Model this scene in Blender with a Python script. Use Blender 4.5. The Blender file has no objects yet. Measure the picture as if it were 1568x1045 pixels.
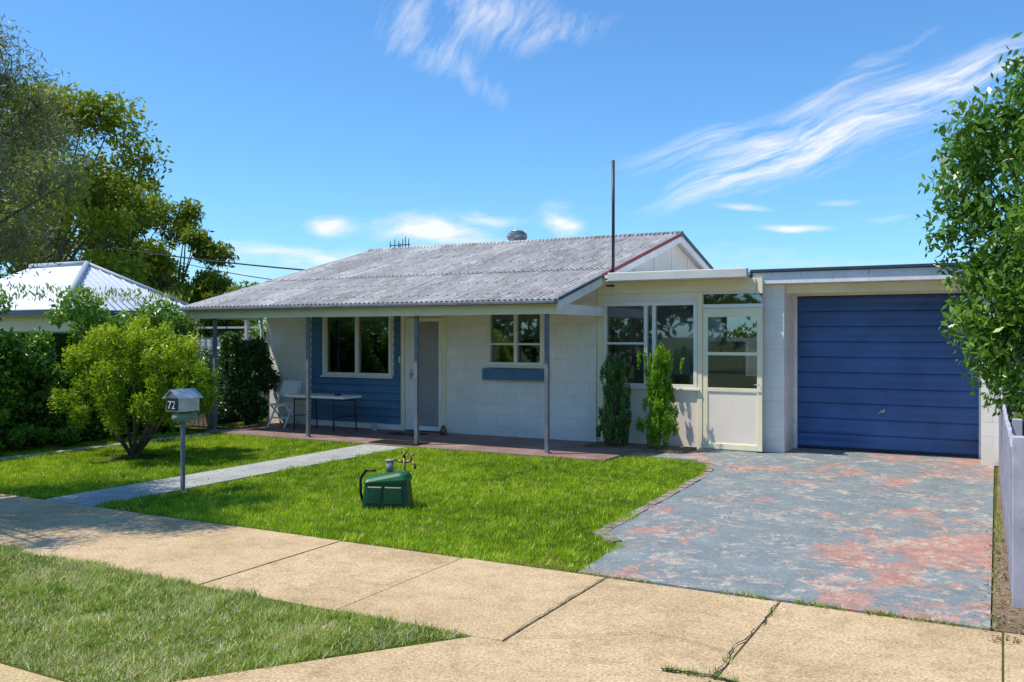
import bpy, bmesh, math, random
import numpy as np
from mathutils import Vector, Matrix
random.seed(7); rng=np.random.default_rng(7)
sc=bpy.context.scene
sc.view_settings.view_transform='Standard'
try: sc.view_settings.look='None'
except Exception: pass
sc.view_settings.exposure=0

# ------------------------------------------------------------ node helpers
def node(nt,t,ins=None,**props):
    n=nt.nodes.new(t)
    for k,v in props.items(): setattr(n,k,v)
    if ins:
        for k,v in ins.items():
            s=n.inputs[k]
            if isinstance(v,bpy.types.NodeSocket): nt.links.new(v,s)
            else: s.default_value=v
    return n
def newmat(name,rough=0.7,spec=0.3):
    m=bpy.data.materials.new(name); m.use_nodes=True
    nt=m.node_tree; b=nt.nodes['Principled BSDF']
    b.inputs['Roughness'].default_value=rough
    b.inputs['Specular IOR Level'].default_value=spec
    return m,nt,b
def c4(c): return (c[0],c[1],c[2],1.0)
def objco(nt): return nt.nodes.new('ShaderNodeTexCoord').outputs['Object']
def mapping(nt,vec,scale=(1,1,1),rot=(0,0,0),loc=(0,0,0)):
    return node(nt,'ShaderNodeMapping',{'Vector':vec,'Scale':scale,'Rotation':rot,'Location':loc}).outputs[0]
def noise(nt,vec,scale,detail=4,rough=0.55,dist=0.0):
    return node(nt,'ShaderNodeTexNoise',{'Vector':vec,'Scale':scale,'Detail':detail,'Roughness':rough,'Distortion':dist}).outputs['Fac']
def ramp(nt,fac,stops):
    r=nt.nodes.new('ShaderNodeValToRGB'); cr=r.color_ramp
    while len(cr.elements)<len(stops): cr.elements.new(0.5)
    for e,(p,c) in zip(cr.elements,stops):
        e.position=p; e.color=c4(c) if hasattr(c,'__len__') else (c,c,c,1)
    nt.links.new(fac,r.inputs[0]); return r.outputs[0]
def mixc(nt,fac,a,b,mode='MIX'):
    n=nt.nodes.new('ShaderNodeMix'); n.data_type='RGBA'; n.blend_type=mode
    for i,v in ((0,fac),(6,a),(7,b)):
        s=n.inputs[i]
        if isinstance(v,bpy.types.NodeSocket): nt.links.new(v,s)
        else: s.default_value=v if i==0 else c4(v)
    return n.outputs[2]
def mth(nt,op,a,b=None,c=None,clamp=False):
    n=nt.nodes.new('ShaderNodeMath'); n.operation=op; n.use_clamp=clamp
    for i,v in enumerate((a,b,c)):
        if v is None: continue
        if isinstance(v,bpy.types.NodeSocket): nt.links.new(v,n.inputs[i])
        else: n.inputs[i].default_value=v
    return n.outputs[0]
def bump(nt,b,h,strength=0.3,dist=0.01):
    n=node(nt,'ShaderNodeBump',{'Height':h,'Strength':strength,'Distance':dist})
    nt.links.new(n.outputs[0],b.inputs['Normal'])
def simple(name,col,rough=0.6,var=0.25,scale=3.0,spec=0.3,bs=0.0,dirt=None,metal=0.0):
    m,nt,b=newmat(name,rough,spec); v=objco(nt)
    f=noise(nt,v,scale,5,0.6)
    lo=tuple(x*(1-var) for x in col); hi=tuple(min(1,x*(1+var*0.5)) for x in col)
    c=ramp(nt,f,[(0.3,lo),(0.65,hi)])
    if dirt:
        f2=noise(nt,mapping(nt,v,(1,1,0.35)),scale*4,7,0.7)
        c=mixc(nt,ramp(nt,f2,[(0.56,0.0),(0.72,0.8)]),c,dirt)
    nt.links.new(c,b.inputs['Base Color']); b.inputs['Metallic'].default_value=metal
    if bs: bump(nt,b,noise(nt,v,scale*25,4),bs,0.005)
    return m

# ------------------------------------------------------------ materials
WHITE=simple('white_paint',(0.88,0.85,0.80),0.55,0.10,2.5,dirt=(0.58,0.51,0.43))
CREAM=simple('cream_paint',(0.92,0.82,0.56),0.5,0.08,2.0)
CREAM2=simple('cream_panel',(0.92,0.80,0.66),0.55,0.08,1.2,dirt=(0.78,0.62,0.50))
FRAME=simple('window_frame_paint',(0.88,0.83,0.72),0.4,0.06)
POSTM=simple('grey_post_paint',(0.17,0.185,0.21),0.45,0.3,6)
DARK=simple('dark_metal',(0.03,0.035,0.045),0.4,0.3,6)
MAROON=simple('maroon_trim',(0.25,0.035,0.035),0.5,0.3,4)
SLATE=simple('slate_blue_cap',(0.05,0.075,0.11),0.4,0.2,4)
BLUEB=simple('blue_weatherboard_paint',(0.075,0.18,0.31),0.45,0.2,2.5,spec=0.4)
BLUED=simple('blue_door_paint',(0.048,0.120,0.31),0.42,0.28,1.3,spec=0.4)
GALV=simple('galvanised_steel',(0.50,0.52,0.54),0.35,0.3,9,metal=0.6)
GREYM=simple('insect_mesh_grey',(0.33,0.32,0.32),0.7,0.1)
CURT=simple('white_blind',(0.88,0.88,0.85),0.8,0.1)
INT=simple('interior_plaster',(0.45,0.40,0.34),0.8,0.1)
PLAST=simple('white_plastic',(0.86,0.86,0.84),0.35,0.05)
GREENP=simple('green_plastic',(0.010,0.11,0.030),0.35,0.3,6,spec=0.4)
GREENP2=simple('dark_green_plastic',(0.007,0.06,0.022),0.4,0.3,10,spec=0.4)
BLACKP=simple('black_rubber',(0.012,0.012,0.013),0.5,0.2)
BRASS=simple('old_brass',(0.20,0.15,0.08),0.4,0.4,20,metal=0.7)
BARK=simple('bark',(0.17,0.13,0.09),0.9,0.5,12,bs=0.8)
TIMB=simple('weathered_timber',(0.22,0.18,0.14),0.8,0.4,5,bs=0.3)
FENCEP=simple('fence_paint',(0.46,0.45,0.51),0.6,0.25,4,dirt=(0.22,0.19,0.18))
PAVER=simple('edging_paver',(0.30,0.25,0.21),0.9,0.45,9,bs=0.5)
GUTP=simple('gutter_paint',(0.66,0.64,0.58),0.5,0.1)

def blockwall():
    m,nt,b=newmat('painted_concrete_block',0.75,0.25); v=objco(nt)
    s=node(nt,'ShaderNodeSeparateXYZ',{'Vector':v})
    xy=mth(nt,'ADD',s.outputs[0],s.outputs[1])
    cv=node(nt,'ShaderNodeCombineXYZ',{'X':xy,'Y':s.outputs[2]}).outputs[0]
    br=node(nt,'ShaderNodeTexBrick',{'Vector':cv,'Color1':(1,1,1,1),'Color2':(0.94,0.94,0.94,1),'Mortar':(0.96,0.96,0.96,1),'Scale':1.0,'Mortar Size':0.005,'Mortar Smooth':0.45,'Brick Width':0.4,'Row Height':0.2})
    big=noise(nt,v,1.6,6,0.65)
    c=ramp(nt,big,[(0.3,(0.86,0.79,0.71)),(0.62,(0.95,0.90,0.83))])
    c=mixc(nt,1.0,c,br.outputs['Color'],'MULTIPLY')
    mf=mth(nt,'MULTIPLY',br.outputs['Fac'],ramp(nt,noise(nt,v,3.5,5,0.6),[(0.38,0.06),(0.64,0.5)]))
    c=mixc(nt,mf,c,(0.45,0.40,0.37))
    st=noise(nt,mapping(nt,v,(3,3,0.5)),3,7,0.7)
    c=mixc(nt,ramp(nt,st,[(0.55,0.0),(0.8,0.45)]),c,(0.64,0.56,0.47))
    gz=mth(nt,'MULTIPLY',mth(nt,'SUBTRACT',0.40,s.outputs[2],clamp=True),noise(nt,v,6,6,0.7))
    c=mixc(nt,mth(nt,'MULTIPLY',gz,1.5,clamp=True),c,(0.46,0.35,0.27))
    nt.links.new(c,b.inputs['Base Color'])
    h=mth(nt,'ADD',mth(nt,'MULTIPLY',br.outputs['Fac'],-0.7),mth(nt,'MULTIPLY',noise(nt,v,45,4),0.35))
    bump(nt,b,h,0.45,0.006); return m
BLOCK=blockwall()

PER=0.095
def roofmat():
    m,nt,b=newmat('weathered_corrugated_iron',0.6,0.25); v=objco(nt)
    s=node(nt,'ShaderNodeSeparateXYZ',{'Vector':v})
    n1=noise(nt,mapping(nt,v,(1,0.45,1)),0.9,7,0.7,0.3)
    c=ramp(nt,n1,[(0.28,(0.30,0.28,0.26)),(0.48,(0.45,0.44,0.42)),(0.70,(0.58,0.575,0.56))])
    n2=noise(nt,mapping(nt,v,(5,0.6,1)),2.5,7,0.75)
    c=mixc(nt,ramp(nt,n2,[(0.48,0.0),(0.64,0.75)]),c,(0.26,0.21,0.17))
    n3=noise(nt,mapping(nt,v,(2.2,1.2,1),loc=(5,3,0)),2.0,6,0.75)
    c=mixc(nt,ramp(nt,n3,[(0.54,0.0),(0.59,0.65)]),c,(0.68,0.68,0.67))
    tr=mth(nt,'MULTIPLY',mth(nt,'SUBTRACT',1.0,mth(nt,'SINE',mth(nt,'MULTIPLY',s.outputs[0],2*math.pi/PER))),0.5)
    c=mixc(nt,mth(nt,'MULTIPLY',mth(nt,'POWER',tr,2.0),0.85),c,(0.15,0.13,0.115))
    f=mth(nt,'FRACT',mth(nt,'DIVIDE',s.outputs[0],PER*8))
    line=mth(nt,'LESS_THAN',f,0.035)
    c=mixc(nt,mth(nt,'MULTIPLY',line,ramp(nt,noise(nt,v,2,4),[(0.35,0.4),(0.6,0.95)])),c,(0.09,0.075,0.065))
    wn=node(nt,'ShaderNodeTexWhiteNoise',{'W':mth(nt,'FLOOR',mth(nt,'DIVIDE',s.outputs[0],PER*8))},noise_dimensions='1D')
    c=mixc(nt,1.0,c,ramp(nt,wn.outputs['Value'],[(0,(0.82,0.82,0.82)),(1,(1.06,1.05,1.03))]),'MULTIPLY')
    fy=mth(nt,'FRACT',mth(nt,'DIVIDE',s.outputs[1],0.95)); fx=mth(nt,'FRACT',mth(nt,'DIVIDE',s.outputs[0],PER*2))
    scw=mth(nt,'MULTIPLY',mth(nt,'LESS_THAN',fy,0.05),mth(nt,'LESS_THAN',fx,0.25))
    c=mixc(nt,mth(nt,'MULTIPLY',scw,0.8),c,(0.14,0.085,0.06))
    nt.links.new(c,b.inputs['Base Color']); return m
ROOF=roofmat()

def concrete(name,c0,c1,c2,sc_=1.0):
    m,nt,b=newmat(name,0.9,0.2); v=objco(nt)
    n1=noise(nt,v,0.9*sc_,7,0.65); n2=noise(nt,v,60,3,0.6); n3=noise(nt,v,6,8,0.75)
    c=ramp(nt,n1,[(0.3,c0),(0.5,c1),(0.72,c2)])
    c=mixc(nt,ramp(nt,n3,[(0.48,0.0),(0.72,0.6)]),c,tuple(x*0.55 for x in c0))
    c=mixc(nt,0.65,c,ramp(nt,n2,[(0.35,(0.42,0.39,0.35)),(0.62,(1.18,1.15,1.10))]),'MULTIPLY')
    n4=noise(nt,v,130,2,0.5)
    c=mixc(nt,ramp(nt,n4,[(0.62,0.0),(0.70,0.55)]),c,(0.12,0.09,0.06))
    nt.links.new(c,b.inputs['Base Color'])
    bump(nt,b,mth(nt,'ADD',n2,mth(nt,'MULTIPLY',n3,1.0)),0.5,0.006); return m
CONC=concrete('footpath_concrete',(0.45,0.325,0.18),(0.61,0.45,0.265),(0.70,0.535,0.33))
CONC2=concrete('garden_path_concrete',(0.31,0.32,0.30),(0.42,0.44,0.42),(0.52,0.53,0.50))
KERB=concrete('kerb_concrete',(0.46,0.34,0.17),(0.56,0.43,0.23),(0.62,0.49,0.28))
ASPH=concrete('asphalt',(0.04,0.04,0.04),(0.055,0.055,0.055),(0.07,0.07,0.068))

def drivemat():
    m,nt,b=newmat('worn_painted_driveway',0.75,0.3); v=objco(nt)
    vw=mapping(nt,v,(1.0,0.8,1),rot=(0,0,0.35))
    big=noise(nt,vw,0.6,3,0.5); mid=noise(nt,vw,2.0,7,0.75,0.3); fine=noise(nt,v,10,8,0.8)
    blue=ramp(nt,noise(nt,v,2.5,7,0.7),[(0.3,(0.165,0.195,0.20)),(0.6,(0.225,0.262,0.265)),(0.75,(0.32,0.34,0.33))])
    red=ramp(nt,noise(nt,v,5,7,0.7),[(0.35,(0.37,0.17,0.125)),(0.62,(0.50,0.28,0.215))])
    crm=ramp(nt,noise(nt,v,6,7,0.7),[(0.35,(0.38,0.31,0.24)),(0.6,(0.54,0.46,0.37))])
    k=mth(nt,'ADD',mth(nt,'MULTIPLY',big,0.6),mth(nt,'ADD',mth(nt,'MULTIPLY',mid,0.5),mth(nt,'MULTIPLY',fine,0.40)))
    c=mixc(nt,ramp(nt,k,[(0.765,0.0),(0.81,0.92)]),blue,red)
    k2=mth(nt,'ADD',mth(nt,'MULTIPLY',noise(nt,mapping(nt,vw,loc=(3,9,0)),2.8,8,0.78,0.4),0.65),mth(nt,'MULTIPLY',fine,0.5))
    c=mixc(nt,ramp(nt,k2,[(0.60,0.0),(0.65,0.85)]),c,crm)
    c=mixc(nt,0.5,c,ramp(nt,noise(nt,v,45,4),[(0.35,(0.55,0.55,0.55)),(0.6,(1.15,1.15,1.15))]),'MULTIPLY')
    nt.links.new(c,b.inputs['Base Color'])
    bump(nt,b,mth(nt,'ADD',fine,noise(nt,v,70,3)),0.4,0.005); return m
DRIVE=drivemat()
def oxide():
    m,nt,b=newmat('red_oxide_slab',0.6,0.3); v=objco(nt)
    c=ramp(nt,noise(nt,v,1.6,8,0.7),[(0.3,(0.17,0.10,0.085)),(0.55,(0.28,0.18,0.155)),(0.75,(0.38,0.31,0.29))])
    nt.links.new(c,b.inputs['Base Color']); bump(nt,b,noise(nt,v,30,4),0.3,0.005); return m
OXIDE=oxide()
def soil(name,a,bc,c_):
    m,nt,b=newmat(name,1.0,0.05); v=objco(nt)
    c=ramp(nt,noise(nt,v,1.3,9,0.75),[(0.3,a),(0.5,bc),(0.7,c_)])
    c=mixc(nt,0.6,c,ramp(nt,noise(nt,v,40,4,0.7),[(0.35,(0.4,0.4,0.4)),(0.65,(1.2,1.2,1.2))]),'MULTIPLY')
    nt.links.new(c,b.inputs['Base Color']); bump(nt,b,noise(nt,v,30,6,0.7),0.8,0.02); return m
LAWNSOIL=soil('lawn_soil',(0.06,0.09,0.010),(0.10,0.13,0.018),(0.18,0.15,0.06))
DIRT=soil('dry_soil',(0.16,0.11,0.07),(0.26,0.19,0.12),(0.33,0.26,0.17))
GRND=soil('ground_grass',(0.05,0.075,0.02),(0.09,0.11,0.035),(0.16,0.14,0.07))

def leafmat(name,stops,trans=0.3,rough=0.45,spec=0.35):
    m,nt,b=newmat(name,rough,spec)
    a=node(nt,'ShaderNodeAttribute',attribute_name='tone').outputs['Fac']
    c=ramp(nt,a,stops); nt.links.new(c,b.inputs['Base Color'])
    t=nt.nodes.new('ShaderNodeBsdfTranslucent'); nt.links.new(mixc(nt,1.0,c,(1.2,1.25,0.7),'MULTIPLY'),t.inputs[0])
    mx=node(nt,'ShaderNodeMixShader',{0:trans}); nt.links.new(b.outputs[0],mx.inputs[1]); nt.links.new(t.outputs[0],mx.inputs[2])
    nt.links.new(mx.outputs[0],nt.nodes['Material Output'].inputs[0]); return m
L_GRASS=leafmat('grass_blades',[(0.0,(0.09,0.17,0.008)),(0.40,(0.24,0.39,0.010)),(0.78,(0.45,0.60,0.022)),(0.92,(0.60,0.66,0.08)),(1.0,(0.70,0.58,0.30))],0.36,0.4)
L_VERGE=leafmat('verge_grass_blades',[(0.0,(0.07,0.12,0.012)),(0.36,(0.19,0.29,0.025)),(0.70,(0.40,0.50,0.08)),(0.85,(0.58,0.57,0.26)),(1.0,(0.72,0.63,0.45))],0.33)
L_BUSH=leafmat('lime_shrub_leaf',[(0.0,(0.06,0.12,0.01)),(0.45,(0.19,0.31,0.012)),(1.0,(0.54,0.62,0.02))],0.35)
L_HEDGE=leafmat('hedge_leaf',[(0.0,(0.03,0.09,0.012)),(0.5,(0.12,0.25,0.02)),(0.92,(0.28,0.45,0.04)),(1.0,(0.36,0.16,0.07))],0.3,0.35,0.5)
L_DARK=leafmat('dark_glossy_leaf',[(0.0,(0.018,0.06,0.015)),(0.7,(0.06,0.15,0.03)),(1.0,(0.18,0.30,0.08))],0.15,0.35,0.5)
L_EUC=leafmat('eucalypt_leaf',[(0.0,(0.04,0.07,0.008)),(0.5,(0.18,0.235,0.012)),(1.0,(0.46,0.49,0.03))],0.3)
L_FEA=leafmat('feathery_grey_leaf',[(0.0,(0.09,0.10,0.05)),(0.5,(0.20,0.22,0.10)),(0.8,(0.34,0.35,0.20)),(1.0,(0.40,0.34,0.28))],0.25)
L_RT=leafmat('glossy_tree_leaf',[(0.0,(0.03,0.09,0.012)),(0.5,(0.12,0.25,0.025)),(1.0,(0.34,0.50,0.06))],0.33,0.3,0.5)
L_CON=leafmat('conifer_foliage',[(0.0,(0.04,0.11,0.01)),(0.5,(0.15,0.32,0.012)),(1.0,(0.38,0.56,0.02))],0.3)
L_CON_SHADE=leafmat('shaded_conifer_foliage',[(0.0,(0.03,0.08,0.02)),(0.6,(0.12,0.21,0.05)),(1.0,(0.26,0.35,0.12))],0.2)  # darker, greyer conifer greens: the roof's shade put into the leaf colour
L_LIT=leafmat('dead_leaf',[(0.0,(0.16,0.09,0.05)),(0.6,(0.30,0.19,0.11)),(1.0,(0.42,0.32,0.19))],0.1,0.8)

def glassmat():
    m=bpy.data.materials.new('window_glass'); m.use_nodes=True; nt=m.node_tree; nt.nodes.remove(nt.nodes['Principled BSDF'])
    tr=node(nt,'ShaderNodeBsdfTransparent',{0:(0.62,0.66,0.68,1)}); gl=node(nt,'ShaderNodeBsdfGlossy',{'Color':(0.9,0.95,1,1),'Roughness':0.02})
    fr=node(nt,'ShaderNodeFresnel',{'IOR':1.6}); f=mth(nt,'ADD',fr.outputs[0],0.10,clamp=True)
    mx=node(nt,'ShaderNodeMixShader',{0:f}); nt.links.new(tr.outputs[0],mx.inputs[1]); nt.links.new(gl.outputs[0],mx.inputs[2])
    nt.links.new(mx.outputs[0],nt.nodes['Material Output'].inputs[0]); return m
GLASS=glassmat()

# ------------------------------------------------------------ mesh helpers
def empty(name,loc=(0,0,0)):
    e=bpy.data.objects.new(name,None); sc.collection.objects.link(e); return e
def addobj(name,me,mat=None,parent=None,smooth=False):
    o=bpy.data.objects.new(name,me); sc.collection.objects.link(o)
    if mat is not None:
        for mm in (mat if isinstance(mat,(list,tuple)) else [mat]): me.materials.append(mm)
    if parent: o.parent=parent
    if smooth: me.polygons.foreach_set('use_smooth',[True]*len(me.polygons))
    return o
def pyd(name,vs,fs,mat,parent=None,smooth=False):
    me=bpy.data.meshes.new(name); me.from_pydata(vs,[],fs); me.update()
    bm=bmesh.new(); bm.from_mesh(me); bmesh.ops.recalc_face_normals(bm,faces=bm.faces); bm.to_mesh(me); bm.free()
    return addobj(name,me,mat,parent,smooth)
def boxes(name,lst,mat,parent=None,bev=0.0):
    vs=[];fs=[]
    for (x0,x1,y0,y1,z0,z1) in lst:
        i=len(vs); vs+=[(x0,y0,z0),(x1,y0,z0),(x1,y1,z0),(x0,y1,z0),(x0,y0,z1),(x1,y0,z1),(x1,y1,z1),(x0,y1,z1)]
        fs+=[(i,i+3,i+2,i+1),(i+4,i+5,i+6,i+7),(i,i+1,i+5,i+4),(i+1,i+2,i+6,i+5),(i+2,i+3,i+7,i+6),(i+3,i,i+4,i+7)]
    o=pyd(name,vs,fs,mat,parent)
    if bev:
        md=o.modifiers.new('b','BEVEL'); md.width=bev; md.segments=2; md.limit_method='ANGLE'
    return o
def box(name,x0,x1,y0,y1,z0,z1,mat,parent=None,bev=0.0): return boxes(name,[(x0,x1,y0,y1,z0,z1)],mat,parent,bev)
def prism(name,poly,z0,z1,mat,parent=None):
    n=len(poly); vs=[(x,y,z0) for x,y in poly]+[(x,y,z1) for x,y in poly]
    fs=[tuple(range(n))[::-1],tuple(range(n,2*n))]+[(i,(i+1)%n,(i+1)%n+n,i+n) for i in range(n)]
    return pyd(name,vs,fs,mat,parent)
def extr_x(name,yz,x0,x1,mat,parent=None):
    n=len(yz); vs=[(x0,y,z) for y,z in yz]+[(x1,y,z) for y,z in yz]
    fs=[tuple(range(n)),tuple(range(n,2*n))[::-1]]+[(i,(i+1)%n,(i+1)%n+n,i+n) for i in range(n)]
    return pyd(name,vs,fs,mat,parent)
def tubes(name,paths,mat,parent=None,seg=8):
    vs=[];fs=[]
    for pts,rad in paths:
        pts=[Vector(p) for p in pts]
        if not hasattr(rad,'__len__'): rad=[rad]*len(pts)
        base=len(vs)
        for k,p in enumerate(pts):
            d=(pts[min(k+1,len(pts)-1)]-pts[max(k-1,0)])
            if d.length<1e-6: d=Vector((0,0,1))
            d.normalize(); a=Vector((1,0,0)) if abs(d.x)<0.8 else Vector((0,1,0))
            u=d.cross(a).normalized(); w=d.cross(u)
            for s in range(seg):
                an=2*math.pi*s/seg; vs.append(tuple(p+(u*math.cos(an)+w*math.sin(an))*rad[k]))
        for k in range(len(pts)-1):
            for s in range(seg):
                s2=(s+1)%seg; fs.append((base+k*seg+s,base+k*seg+s2,base+(k+1)*seg+s2,base+(k+1)*seg+s))
        fs.append(tuple(base+s for s in range(seg))[::-1]); fs.append(tuple(base+(len(pts)-1)*seg+s for s in range(seg)))
    return pyd(name,vs,fs,mat,parent,True)
def polymesh(name,V,k,mat,tone,parent=None):
    V=np.asarray(V,dtype=np.float32).reshape(-1,3); nf=len(V)//k
    me=bpy.data.meshes.new(name); me.vertices.add(len(V)); me.vertices.foreach_set('co',V.ravel())
    me.loops.add(len(V)); me.loops.foreach_set('vertex_index',np.arange(len(V),dtype=np.int32))
    me.polygons.add(nf); me.polygons.foreach_set('loop_start',np.arange(nf,dtype=np.int32)*k)
    try: me.polygons.foreach_set('loop_total',np.full(nf,k,dtype=np.int32))
    except Exception: pass
    me.update(calc_edges=True)
    at=me.attributes.new('tone','FLOAT','FACE'); at.data.foreach_set('value',np.asarray(tone,dtype=np.float32))
    return addobj(name,me,mat,parent)
def unit(a): return a/np.maximum(np.linalg.norm(a,axis=1,keepdims=True),1e-6)
def leaves(name,P,size,aspect,mat,tone,parent=None,droop=0.0,up=0.6,axis=None,axw=0.0):
    n=len(P); t=rng.normal(size=(n,3)); t=unit(t)
    t[:,2]-=droop
    if axis is not None: t=t+axis*axw
    t=unit(t); nr=rng.normal(size=(n,3)); nr=unit(nr); nr[:,2]+=up
    b=unit(np.cross(t,nr)); L=(size*(0.65+0.7*rng.random(n)))[:,None]
    V=np.stack([P-t*L*0.5,P+b*L*aspect*0.5-t*L*0.05,P+t*L*0.5,P-b*L*aspect*0.5-t*L*0.05],axis=1)
    return polymesh(name,V,4,mat,tone,parent)
def clump_pts(clumps,n,power=0.45):
    C=np.array([c[0] for c in clumps],float); R=np.array([c[1] if hasattr(c[1],'__len__') else (c[1],)*3 for c in clumps],float)
    w=R.prod(axis=1)**0.75; w/=w.sum(); idx=rng.choice(len(C),n,p=w)
    d=unit(rng.normal(size=(n,3))); r=rng.random(n)**power
    r=r*(1+0.12*rng.normal(size=n)); P=C[idx]+d*R[idx]*r[:,None]
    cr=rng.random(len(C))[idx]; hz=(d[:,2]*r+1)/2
    tone=np.clip(0.40*rng.random(n)+0.25*cr+0.35*hz,0,1)  # leaf tone: random per leaf and clump, lighter towards each clump's top
    return P,tone,d
def crown(center,radii,n,cr,inner=0.3,flat=0.8):
    out=[]
    for _ in range(n):
        d=rng.normal(size=3); d/=np.linalg.norm(d); r=(inner+(1-inner)*rng.random()**0.6)
        p=np.array(center)+d*np.array(radii)*r; s=cr*(0.6+0.8*rng.random())
        out.append((tuple(p),(s,s,s*flat)))
    return out
def limbs_to(base,clumps,r0,k,top=None,mid=0.45,trunk=None):
    paths=[]; b=Vector(base); t=Vector(trunk) if trunk else b+Vector((0,0,0.3))
    paths.append(([b,b.lerp(t,0.5)+Vector((0.03,0.02,0)),t],[r0*1.25,r0,r0*0.85]))
    sel=list(clumps); random.shuffle(sel)
    for c in sel[:k]:
        e=Vector(c[0]); m=t.lerp(e,mid)+Vector((random.uniform(-.1,.1),random.uniform(-.1,.1),random.uniform(0,.15)))*(e-t).length*0.4
        paths.append(([t-Vector((0,0,r0)),t.lerp(m,0.5),m,m.lerp(e,0.6),e],[r0*0.6,r0*0.42,r0*0.27,r0*0.15,r0*0.05]))
    return paths
def vnoise(x,y,scale,seed):
    r=np.random.default_rng(seed); G=r.random((128,128)); x=x*scale+50; y=y*scale+50
    xi=np.floor(x).astype(int); yi=np.floor(y).astype(int); fx=x-xi; fy=y-yi; fx=fx*fx*(3-2*fx); fy=fy*fy*(3-2*fy)
    g=lambda a,b:G[a%128,b%128]
    return (g(xi,yi)*(1-fx)+g(xi+1,yi)*fx)*(1-fy)+(g(xi,yi+1)*(1-fx)+g(xi+1,yi+1)*fx)*fy

# ------------------------------------------------------------ camera
YAW=math.radians(28.6)
cam=bpy.data.cameras.new('camera'); co=bpy.data.objects.new('camera',cam); sc.collection.objects.link(co)
co.location=(0,0,1.8); co.rotation_euler=(math.radians(90),0,YAW)
cam.sensor_width=36; cam.lens=31.68; cam.shift_y=-0.0048; cam.clip_end=2000; cam.clip_start=0.05
sc.camera=co

# ------------------------------------------------------------ sun + sky
E=math.radians(61); sx,sy=-0.84,-0.543
S=Vector((math.cos(E)*sx,math.cos(E)*sy,math.sin(E)))
sl=bpy.data.lights.new('sun','SUN'); sl.energy=5.0; sl.angle=math.radians(0.5); sl.color=(1.0,0.94,0.84)
so=bpy.data.objects.new('sun',sl); sc.collection.objects.link(so); so.rotation_euler=S.to_track_quat('Z','Y').to_euler(); so.location=(-10,-5,30)
w=bpy.data.worlds.new('World'); sc.world=w; w.use_nodes=True; nt=w.node_tree; bg=nt.nodes['Background']
sky=nt.nodes.new('ShaderNodeTexSky'); sky.sky_type='NISHITA'; sky.sun_disc=False; sky.sun_elevation=E; sky.sun_rotation=math.atan2(sx,sy)
sky.air_density=1.0; sky.dust_density=0.4; sky.ozone_density=1.2
d=node(nt,'ShaderNodeVectorMath',{0:nt.nodes.new('ShaderNodeTexCoord').outputs['Generated']},operation='NORMALIZE').outputs[0]
def dot(v,k): return node(nt,'ShaderNodeVectorMath',{0:v,1:k},operation='DOT_PRODUCT').outputs['Value']
pf=mth(nt,'MAXIMUM',dot(d,(-math.sin(YAW),math.cos(YAW),0)),0.08)
p=mth(nt,'DIVIDE',dot(d,(math.cos(YAW),math.sin(YAW),0)),pf); q=mth(nt,'DIVIDE',dot(d,(0,0,1)),pf)
pq=node(nt,'ShaderNodeCombineXYZ',{'X':p,'Y':q}).outputs[0]
wrp=node(nt,'ShaderNodeTexNoise',{'Vector':pq,'Scale':6.0,'Detail':3.0}).outputs['Color']
pqw=node(nt,'ShaderNodeVectorMath',{0:pq,1:node(nt,'ShaderNodeVectorMath',{0:wrp,'Scale':0.05},operation='SCALE').outputs[0]},operation='ADD').outputs[0]
def blob(cx,cy,la,lb,ang,amp):
    px,qy=(cx-784+34)/1380,(515-cy+34)/1380
    m=mapping(nt,node(nt,'ShaderNodeVectorMath',{0:pqw,1:(px,qy,0)},operation='SUBTRACT').outputs[0],(1,1,1),(0,0,-math.radians(ang)))
    m=node(nt,'ShaderNodeVectorMath',{0:m,1:(1380/la,1380/lb,0)},operation='MULTIPLY').outputs[0]
    l2=node(nt,'ShaderNodeVectorMath',{0:m,1:m},operation='DOT_PRODUCT').outputs['Value']
    return mth(nt,'MULTIPLY',mth(nt,'EXPONENT',mth(nt,'MULTIPLY',l2,-1.0)),amp)
def streak(ang,sx_,sy_,seed,det=6,lo=0.34,hi=0.78):
    m=mapping(nt,pqw,(1,1,1),(0,0,-math.radians(ang))); m=mapping(nt,m,(sx_,sy_,1),loc=(seed,seed*2,0))
    n_=noise(nt,m,1.0,det,0.68,0.25)
    return node(nt,'ShaderNodeMapRange',{0:n_,1:lo,2:hi,3:0.0,4:1.5}).outputs[0]
def total(l):
    a=l[0]
    for x in l[1:]: a=mth(nt,'ADD',a,x)
    return a
gA=total([blob(1450,135,250,32,21,1.1),blob(1190,245,170,26,20,1.05),blob(1070,288,60,14,25,0.7),blob(1075,225,130,20,17,0.8),blob(1290,140,160,20,32,0.5),blob(1400,235,200,20,14,0.2)])
gB=total([blob(740,25,130,45,-5,0.78),blob(630,70,40,55,60,0.45),blob(715,110,80,24,-35,0.45),blob(860,50,90,20,20,0.3)])
gC=total([blob(510,343,32,11,-6,1.2),blob(665,356,72,16,-6,1.5),blob(750,335,55,10,-5,0.8),blob(868,345,24,12,-5,1.2),blob(850,325,30,14,20,0.5),blob(450,385,130,13,-4,0.7),blob(1215,349,46,5,2,1.2),blob(1135,320,36,5,0,0.8),blob(1285,308,30,5,0,0.6),blob(1360,330,40,5,5,0.5),blob(800,410,900,40,0,0.35)])
cl=total([mth(nt,'MULTIPLY',gA,streak(21,6,55,3.1)),mth(nt,'MULTIPLY',gB,streak(60,9,30,7.7)),mth(nt,'MULTIPLY',gC,streak(0,16,50,1.3,6,0.25,0.75))])
fac=node(nt,'ShaderNodeMapRange',{0:cl,1:0.10,2:1.05,3:0.0,4:0.92}).outputs[0]
skc=mixc(nt,1.0,sky.outputs[0],(0.56,0.96,1.30),'MULTIPLY')
col=mixc(nt,fac,skc,(6.7,6.8,7.0))
nt.links.new(col,bg.inputs[0]); bg.inputs[1].default_value=0.15

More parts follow.
